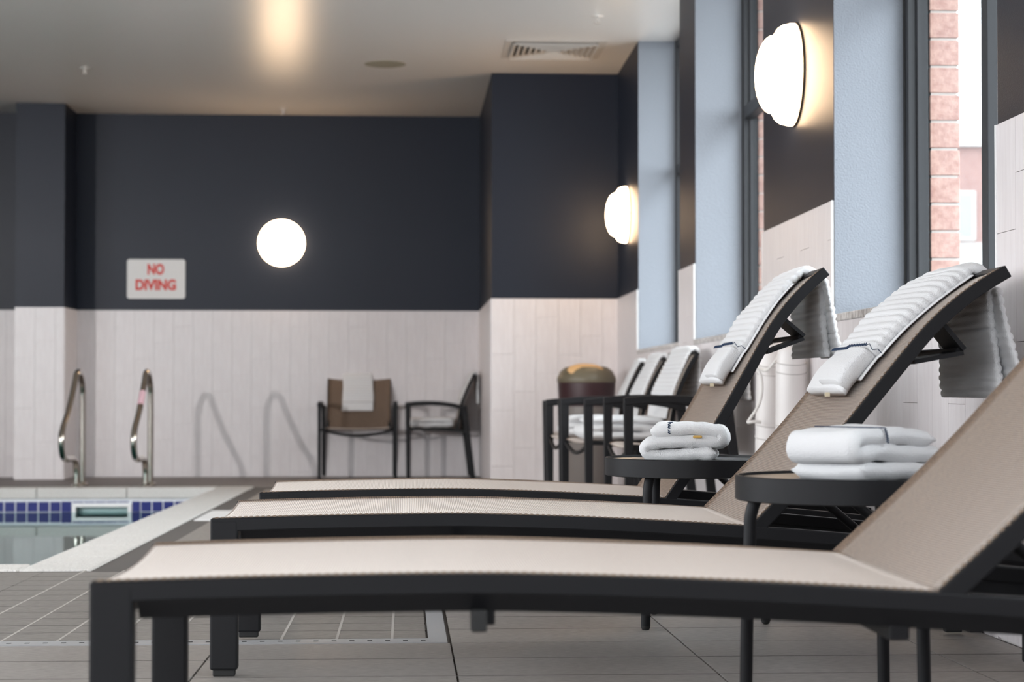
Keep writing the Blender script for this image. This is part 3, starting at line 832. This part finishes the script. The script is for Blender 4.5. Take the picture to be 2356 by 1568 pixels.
def lounger_towel(L, bp, start, label, seed):
    ox, oy, oz = L.location
    path = smoothpath(bp, 8)
    # cut from the start length
    acc = 0; p2 = []
    for a, b in zip(path[:-1], path[1:]):
        acc += math.hypot(b[0]-a[0], b[1]-a[1])
        if acc >= start: p2.append(b)
    top = p2[-1]; pen = p2[-2]
    t = Vector((top[0]-pen[0], top[1]-pen[1])).normalized()
    # the towel turns over the top bar a little before the end of the rails
    while math.hypot(p2[-1][0]-top[0], p2[-1][1]-top[1]) < .030: p2.pop()
    over = []
    e = p2[-1]
    cx, cz = e[0]+t.x*.006+t.y*.020, e[1]+t.y*.006-t.x*.020
    a0 = math.atan2(e[1]-cz, e[0]-cx)
    for k in range(1, 9):
        a = a0 - (a0+.10)*k/8
        over.append((cx+.022*math.cos(a), cz+.022*math.sin(a)))
    hang = []
    drop = .265 if seed == 0 else .225
    for k in range(1, 41):
        hang.append((over[-1][0] + .010*k/40*1.2, over[-1][1] - drop*k/40))
    full = resample(p2+over+hang, .0045)
    frames = []; n = len(full); slen = 0
    front_len = len(p2)
    for i, p in enumerate(full):
        a = full[max(i-1,0)]; b = full[min(i+1,n-1)]; dx, dz = b[0]-a[0], b[1]-a[1]; l = math.hypot(dx, dz) or 1
        nx, nz = -dz/l, dx/l
        s = i*.0045
        th = .026 + .004*math.sin(s*9+seed)
        ph = PI*s/.0205 if s > .115 else None
        y0, y1 = .165, .560
        u = max(0, i-(n-58))/58
        y0 -= .035*u; y1 += .03*u
        th *= (1-.25*u)
        y0 += .006*math.sin(s*14+seed); y1 += .006*math.sin(s*11+1+seed)
        if s < .115: y0 += .012; th += .010*math.sin(PI*(s/.115))+.004
        frames.append((p[0], p[1], nx, nz, y0, y1, th, ph))
    tw = empty('bath_towel', L.location); tag(tw, label, 'towel', 'white towels draped over the lounger backs')
    mb = sweep_towel('towel', frames)
    mb.build('towel_cloth', M['towel'], tw, smooth='all')
    fl = [(x, z, nx, nz, y0-.022, y1-.03, .007, None) for (x, z, nx, nz, y0, y1, th, ph) in frames[10:len(frames)-70]]
    sweep_towel('under', fl).build('under_layer', M['towel'], tw, smooth='all')
    # turned-back cuff with a stitched blue line
    cf = [(x, z, nx, nz, .162, .365, .052, None) for (x, z, nx, nz, y0, y1, th, ph) in frames[2:26]]
    cf = [(f[0]+f[2]*.004, f[1]+f[3]*.004, f[2], f[3], f[4]+.0006*i, f[5]-.0006*i, f[6]-.0006*abs(i-10), None) for i, f in enumerate(cf)]
    sweep_towel('cuff', cf).build('cuff', M['towel'], tw, smooth='all')
    mb = MB()
    for (yA, yB, idx, lift) in ((.155, .372, 27, .044), (.385, .56, 27, .037)):
        x, z, nx, nz, y0, y1, th, ph = frames[idx]; tx, tz = nz, -nx
        pts = []
        for k in range(40):
            v = k/39; w = .005*math.sin(k*2.1); edge = min(v, 1-v)
            lf = lift if not (yA < .2 and v < .12) else lift*(v/.12)**.5
            pts.append((x+nx*lf+tx*w, yA+(yB-yA)*v, z+nz*lf+tz*w))
        mb.tube(pts, .0011, 5)
    mb.build('stripe', M['blueth'], tw, smooth=True)
    x, z, nx, nz, y0, y1, th, ph = frames[0]
    MB().box(-.006,.006,-.003,.001,-.006,.004).build('care_tag', M['cream'], tw).location = (x+nx*.016-.004, .33, z+nz*.016-.004)
    # second layer of the hanging half, folded outwards towards the near side
    fr = []
    for k in range(58):
        f = frames[n-58+k]; u = k/57
        fr.append((f[0]+.016+.022*u, f[1]-.002*u, .94, .0, .150-.090*u, .345-.03*u, .012, PI*k*.0045/.0205))
    sweep_towel('fold', fr).build('outer_fold', M['towel'], tw, smooth='all')
    return tw
lounger_towel(L2, B2, .375, 'white ribbed towel draped over the back of the middle lounger', 0)
lounger_towel(L3, B3, .375, 'white ribbed towel draped over the back of the farthest lounger', 2)

def ribbon(path, th, y0, y1, ny=16, ribs=True, seed=0, rnd=.012):
    # thick ribbon following path (x, z), rounded along its long sides
    n = len(path); mb = MB(); nsec = 8
    tops = []
    for i, p in enumerate(path):
        a = path[max(i-1,0)]; b = path[min(i+1,n-1)]; dx, dz = b[0]-a[0], b[1]-a[1]; l = math.hypot(dx,dz) or 1
        nx, nz = -dz/l, dx/l
        rb = .0022*abs(math.sin(i*.8)) if ribs else 0
        endf = min(1, math.sqrt(max(0.0001, 1-(1-min(i, n-1-i, 3)/3)**2))+.35)
        for j in range(ny+1):
            v = j/ny; y = y0+(y1-y0)*v
            e = min(v, 1-v)*(y1-y0)
            f = 1 if e > rnd else math.sqrt(max(.02, 1-(1-e/rnd)**2))
            h = (th/2*f+rb)*endf
            w = .003*math.sin(19*y+i*.3+seed)+.002*math.sin(41*p[0]+27*y+seed)
            yy = y + .006*math.sin(i*.21+seed)
            mb.v.append((p[0]+nx*(h+w), yy, p[1]+nz*(h+w)))
        for j in range(ny+1):
            v = j/ny; y = y0+(y1-y0)*v
            e = min(v, 1-v)*(y1-y0)
            f = 1 if e > rnd else math.sqrt(max(.02, 1-(1-e/rnd)**2))
            h = (th/2*f+rb)*endf
            w = .003*math.sin(19*y+i*.3+seed)+.002*math.sin(41*p[0]+27*y+seed)
            yy = y + .006*math.sin(i*.21+seed)
            mb.v.append((p[0]-nx*(h-w), yy, p[1]-nz*(h-w)))
    W = 2*(ny+1)
    for i in range(n-1):
        for j in range(ny):
            a = i*W+j; mb.f.append((a, a+1, a+W+1, a+W)); mb.m.append(0)
            a += ny+1; mb.f.append((a, a+W, a+W+1, a+1)); mb.m.append(0)
        a = i*W; b = a+ny+1; mb.f.append((a, a+W, b+W, b)); mb.m.append(0)
        a = i*W+ny; b = a+ny+1; mb.f.append((a, b, b+W, a+W)); mb.m.append(0)
    for i in (0, n-1):
        for j in range(ny):
            a = i*W+j; b = a+ny+1; mb.f.append((a, b, b+1, a+1)); mb.m.append(0)
    return mb
def fold_path(hw, th, layers, start=1, bulge=.0):
    pts = []; z = th*.55; s = start
    for l in range(layers):
        L = 14
        for k in range(L+1):
            u = k/L; x = s*hw*(1-2*u)*(1 - .0*l)
            pts.append((x, z + bulge*l*math.sin(PI*u)))
        s = -s
        if l < layers-1:
            for k in range(1, 7):
                a = -PI/2 + PI*k/7
                pts.append((s*(hw + th*.5*math.cos(a)), z + th*.5 + th*.5*math.sin(a)))
            z += th
    return pts
def folded_towel(loc, rz, hw, depth, th, layers, label, group, stripe=True, start=1, seed=0, tagm=False, shear=0):
    tw = empty('folded_towel', loc, rz); tag(tw, label, 'towel', group)
    ribbon(fold_path(hw, th, layers, start, .003), th*.98, -depth/2, depth/2, 18, True, seed).build('towel_cloth', M['towel'], tw, smooth='all')
    if stripe:
        zt = th*layers + .005; mb = MB()
        pts = []
        x0 = -hw*.42
        for k in range(80):
            if k < 24: y = -depth/2 - .006 + .008*(k/24)**2; z = zt - th*.85 + (th*.85+.002)*k/24
            else: y = -depth/2 + .002 + depth*(k-24)/56; z = zt+.003
            pts.append((x0 + .004*math.sin(k*1.7), y, z))
        mb.tube(pts, .0012, 5); mb.build('stripe', M['blueth'], tw, smooth=True)
    if tagm:
        MB().box(-.012,.012,-.004,.004,-.004,.004).build('care_tag', M['gold'], tw, bevel=.003).location = (hw*.45, -depth/2-.002, th*(layers-1)+.002)
    return tw

# ------------------------------------------------------------------ side tables
def side_table(x, y, rot, label):
    z = fz(y); t = empty('side_table', (x, y, z)); tag(t, label, 'side table', 'round charcoal side tables')
    H, Rr = .449, .226
    MB().lathe([(Rr-.004,H-.049),(Rr,H-.047),(Rr,H-.002),(Rr-.002,H),(Rr-.007,H),(Rr-.008,H-.004),(Rr-.012,H-.046)], 72).build('rim', M['metal'], t, smooth=True)
    MB().lathe([(Rr-.011,H-.014),(Rr-.009,H-.0055),(.01,H-.0055)], 60).build('table_top', M['table'], t, smooth=True)
    for k in range(3):
        a = math.radians(rot+120*k); c, s = math.cos(a), math.sin(a)
        pts = smoothpath([(c*.06,s*.06,H-.034),(c*.14,s*.14,H-.034),(c*.180,s*.180,H-.042),(c*.196,s*.196,H-.075),(c*.199,s*.199,H-.12),(c*.204,s*.204,.2),(c*.208,s*.208,.012)], 5)
        o = MB().tube(pts, .0128, 14).build('leg', M['metal'], t, smooth=True)
        MB().lathe([(.004,0),(.010,.003),(.0125,.010),(.0125,.016)], 14, 0, c*.208, s*.208).build('glide', M['rubber'], o, smooth=True)
    return t
side_table(.879, 3.75, 178, 'round charcoal side table nearest the camera, beside the nearest lounger')
side_table(.767, 5.17, 229, 'round charcoal side table between the middle and the farthest lounger')
zt = .4435
folded_towel((.752, 5.12, fz(5.17)+zt), math.radians(-12), .086, .19, .031, 3, 'neatly folded white towel with gold tag on the farther side table', 'folded towels on the side tables', True, 1, 0, True)
t1 = folded_towel((.905, 3.735, fz(3.75)+zt), math.radians(34), .108, .19, .031, 3, 'rumpled folded white towel on the nearest side table', 'folded towels on the side tables', True, -1, 3)

# ------------------------------------------------------------------ armchairs
def arm_chair(loc, rz, label, group, sc=1):
    c = empty('arm_chair', loc, rz); c.scale = (1, sc, 1); tag(c, label, 'chair', group)
    W = .315; FD = 0.0; D = .53     # local: front at y=0, back towards +y
    for sx in (-1, 1):
        x0, x1 = (sx*W-.015, sx*W+.015)
        mb = MB(); mb.hexa([(x0,-.002,.0),(x1,-.002,.0),(x1,.034,.0),(x0,.034,.0)], [(x0,-.012,.612),(x1,-.012,.612),(x1,.036,.612),(x0,.036,.612)])
        mb.build('leg', M['metal'], c, bevel=.004)
        xr = sx*(W-.012); x0, x1 = xr-.015, xr+.015
        mb = MB(); mb.hexa([(x0,D+.045,0),(x1,D+.045,0),(x1,D+.095,0),(x0,D+.095,0)], [(x0,D-.035,.60),(x1,D-.035,.60),(x1,D+.012,.605),(x0,D+.012,.605)])
        mb.build('leg', M['metal'], c, bevel=.004)
        pts = smoothpath([(-.012,.630),(.10,.640),(.25,.642),(.38,.632),(D+.005,.606)], 5)
        MB().strip(pts, 0, .036, .034).build('arm', M['metal'], c, smooth=True, bevel=.004).matrix_local = Matrix(((0,1,0,sx*W-.018),(1,0,0,0),(0,0,1,0),(0,0,0,1)))
        pts = [(.02,.428),(.25,.424),(D+.01,.405)]
        MB().strip(pts, 0, .022, .024).build('seat_rail', M['metal'], c, smooth=True).matrix_local = Matrix(((0,1,0,sx*(W-.036)-.011),(1,0,0,0),(0,0,1,0),(0,0,0,1)))
        bpts = smoothpath([(D-.09,.405),(D-.065,.50),(D-.045,.60),(D-.01,.70),(D+.035,.79),(D+.085,.868)], 5)
        MB().strip(bpts, 0, .022, .022).build('back_rail', M['metal'], c, smooth=True).matrix_local = Matrix(((0,1,0,sx*(W-.055)-.011),(1,0,0,0),(0,0,1,0),(0,0,0,1)))
    TR = Matrix(((0,1,0,0),(1,0,0,0),(0,0,1,0),(0,0,0,1)))
    w = W-.050
    pts = [(.012,.420),(.05,.427),(.15,.422),(.30,.408),(D-.10,.400)]
    mb, uv = sheet(smoothpath(pts, 4), -w, w, .012); mb.build('seat_sling', M['sling'], c, smooth='all', uvs=uv, fixn=False).matrix_local = TR
    bpts = smoothpath([(D-.085,.41),(D-.065,.50),(D-.045,.60),(D-.01,.70),(D+.035,.79),(D+.080,.862)], 5)
    mb, uv = sheet(bpts, -w, w, .010); mb.build('back_sling', M['sling'], c, smooth='all', uvs=uv, fixn=False).matrix_local = TR
    MB().tube([(-w, D+.082, .860), (w, D+.082, .860)], .012, 8).build('top_bar', M['metal'], c, smooth=True)
    MB().tube(smoothpath([(-W+.01, .015, .408), (-.15, .012, .372), (0, .010, .358), (.15, .012, .372), (W-.01, .015, .408)], 6), .011, 8).build('front_stretcher', M['metal'], c, smooth=True)
    MB().tube([(-W+.02, D+.01, .41), (W-.02, D+.01, .41)], .011, 8).build('rear_stretcher', M['metal'], c, smooth=True)
    return c
def chair_towel(ch, x0, x1, front, label, group, back=.24):
    # towel over the chair's back, local to the chair
    tw = empty('bath_towel', ch.location, ch.rotation_euler.z); tw.scale = ch.scale; tag(tw, label, 'towel', group)
    D = .53
    path = smoothpath([(D-.065,.50),(D-.045,.60),(D-.01,.70),(D+.035,.79),(D+.078,.868)], 8)
    path = [p for p in path if p[1] >= .88-front]
    e = path[-1]
    over = [(e[0]+.012, e[1]+.008), (e[0]+.024, e[1]+.004), (e[0]+.030, e[1]-.010)]
    hang = [(e[0]+.031+.006*k/10, e[1]-.010-back*k/10) for k in range(1, 11)]
    full = resample(path+over+hang, .006); n = len(full); frames = []
    for i, p in enumerate(full):
        a = full[max(i-1,0)]; b = full[min(i+1,n-1)]; dx, dz = b[0]-a[0], b[1]-a[1]; l = math.hypot(dx,dz) or 1
        s = i*.006
        frames.append((p[0], p[1], -dz/l, dx/l, x0+.01*math.sin(s*7), x1+.008*math.sin(s*9+1), .018, PI*s/.024 if s > .07 else None))
    o = sweep_towel('t', frames, nsec=28).build('towel_cloth', M['towel'], tw, smooth='all')
    o.matrix_local = Matrix(((0,1,0,0),(1,0,0,0),(0,0,1,0),(0,0,0,1)))
    x, z, nx, nz, y0, y1, th, ph = frames[min(12, n-1)]
    st = MB().tube([(y0+(y1-y0)*k/10, x+nx*.021, z+nz*.021) for k in range(11)], .0035, 5).build('stripe', M['seam'], tw, smooth=True)
    return tw
chA = arm_chair((-.398, 15.93, fz(15.95)), 0, 'brown sling armchair facing the camera against the back wall', 'armchairs along the walls')
chB = arm_chair((.035, 16.05, fz(16.05)), math.radians(-90), 'brown sling armchair in side view beside the corner of the wall', 'armchairs along the walls', .92)
chB.location = (.008, 16.0+.20, fz(16.0))
chair_towel(chA, -.145, .115, .325, 'white towel hanging over the back of the armchair that faces the camera', 'white towels over armchair backs')
chair_towel(chB, -.22, .20, .30, 'white towel over the back of the armchair in side view', 'white towels over armchair backs')
CH = [((.935, 8.2), -88, 'nearest armchair of the row by the windows, mostly behind the farthest lounger'),
      ((.855, 9.4), -84, 'second armchair of the row by the windows, tallest visible towelled back'),
      ((.845, 10.6), -88, 'third armchair of the row by the windows'),
      ((.885, 11.8), -93, 'farthest armchair of the row by the windows, beside the bin')]
chairs = []
for ((x, y), a, lab), sc in zip(CH, (.86, .93, .97, .97)):
    ch = arm_chair((x, y+.30, fz(y+.3)), math.radians(a), lab, 'armchairs along the walls', sc); chairs.append(ch)
tl = ['white towel over the back of the nearest windowside armchair', 'white towel over the back of the second windowside armchair', 'white towel over the back of the third windowside armchair', 'white towel over the back of the windowside armchair next to the bin']
for ch, lab in zip(chairs, tl):
    chair_towel(ch, -.20, .22, .36, lab, 'white towels over armchair backs')
def seat_towel(ch, lab, layers, dy=.25, hw=.17):
    p = ch.matrix_basis @ Vector((.0, dy, .428))
    return folded_towel(p, ch.rotation_euler.z+PI/2, hw, .36, .036, layers, lab, 'folded towels on chair seats', False, 1, layers)
bpy.context.view_layer.update()
seat_towel(chB, 'folded white towel on the seat of the side-view armchair at the back wall', 2)
seat_towel(chairs[1], 'folded white towel on the seat of the second windowside armchair', 3)
seat_towel(chairs[2], 'folded white towel on the seat of the third windowside armchair', 3)

# ------------------------------------------------------------------ bin in the corner
bx, by = 1.275, 13.45
bn = empty('waste_bin', (bx, by, fz(by))); tag(bn, 'brown waste bin with olive lid in the corner behind the armchairs', 'bin')
MB().lathe([(.165,0),(.175,.02),(.190,.64),(.180,.645)], 40).build('body', M['bin'], bn, smooth=True)
MB().lathe([(.193,.60),(.197,.62),(.205,.772),(.200,.775)], 40).build('liner_band', M['binband'], bn, smooth=True)
MB().lathe([(.206,.765),(.210,.772),(.208,.80),(.185,.845),(.150,.872),(.120,.880)], 40).build('lid', M['binlid'], bn, smooth=True)
o = MB().lathe([(.125,-.010),(.125,.004),(.10,.014),(.02,.018)], 32).build('lid_panel', M['bintop'], bn, smooth=True)
o.location = (-.02, -.135, .852); o.rotation_euler = (math.radians(58), 0, 0); o.scale = (1, .42, 1)

# ------------------------------------------------------------------ white padded tubes by the pier
def pad_tube(x, y, top, r, lean, label):
    b = empty('rescue_tube', (x, y, fz(y))); tag(b, label, 'tube', 'white padded tubes leaning on the tiled pier')
    prof = [(0, .012), (.02, r*.8), (.06, r), (top-.10, r), (top-.04, r*.86), (top, r*.45)]
    pts = []; rr = []
    for i in range(len(prof)-1):
        for k in range(6):
            u = k/6; h = prof[i][0]+(prof[i+1][0]-prof[i][0])*u
            pts.append((lean*h, 0, h)); rr.append(prof[i][1]+(prof[i+1][1]-prof[i][1])*u)
    MB().tube(pts, rr, 22).build('padding', M['foam'], b, smooth=True)
    for h in (.47, .52, .72, .755):
        ring_ = [(lean*h+(r+.001)*math.cos(a), (r+.001)*math.sin(a), h+.012*math.sin(a)) for a in [2*PI*k/24 for k in range(24)]]
        MB().tube(ring_, .0022, 5, closed=True).build('seam', M['seam'], b)
    return b
pad_tube(1.418, 7.45, .87, .056, .02, 'white padded rescue tube nearer the armchairs, with a rope loop beside it')
pad_tube(1.440, 7.12, .84, .058, .01, 'white padded rescue tube hidden partly behind the middle lounger')
rp = [(1.372,7.33,.528),(1.345,7.33,.530),(1.323,7.34,.527),(1.330,7.34,.540),(1.362,7.33,.592),(1.376,7.33,.65),(1.372,7.34,.715),(1.350,7.36,.745),(1.362,7.34,.738),(1.392,7.32,.728),(1.415,7.24,.768),(1.413,7.08,.822),(1.425,7.06,.826),(1.442,7.06,.815)]
rp = [(x, y, z+fz(7.3)) for x, y, z in rp]
tag(MB().tube(smoothpath(rp, 6), .006, 8).build('rescue_rope', M['rope'], smooth=True), 'thin white rope looped around the padded rescue tubes', 'rope')

# ------------------------------------------------------------------ outside
struct(MB().box(2.0, 80, -40, 110, -.5, -.35).build('ground_outside', M['asphalt']))
bd = empty('far_building', (8.5, 46, -.35)); tag(bd, 'pale pink brick building seen through the nearest window', 'building')
MB().box(0, 16, 0, 10, 0, 6.85).build('wall', M['bldg'], bd)
MB().box(-.2, 16.2, -.15, 10, 6.85, 7.15).build('parapet', M['white'], bd)
for k in range(6):
    x = .6+2.6*k
    w = MB().box(x, x+2.2, -.06, .02, 4.55, 5.75).build('window', M['white'], bd)
    for q in range(2):
        MB().box(x+.08+1.06*q, x+1.06+1.06*q, -.09, -.05, 4.63, 5.67).build('pane', M['fglass'], w)
for k in range(10):
    MB().box(0, 16, -.05, .0, 3.95+.055*k, 3.985+.055*k).build('siding', M['white'], bd)
MB().hexa([(-.5,-3.2,3.35),(16,-3.2,3.35),(16,.05,3.75),(-.5,.05,3.75)], [(-.5,-3.2,3.6),(16,-3.2,3.6),(16,.05,3.98),(-.5,.05,3.98)]).build('canopy', M['white'], bd)
for k in range(4):
    MB().box(.4+3.6*k, 3.4+3.6*k, -.05, .02, 0.3, 3.0).build('door', M['fglass'], bd)
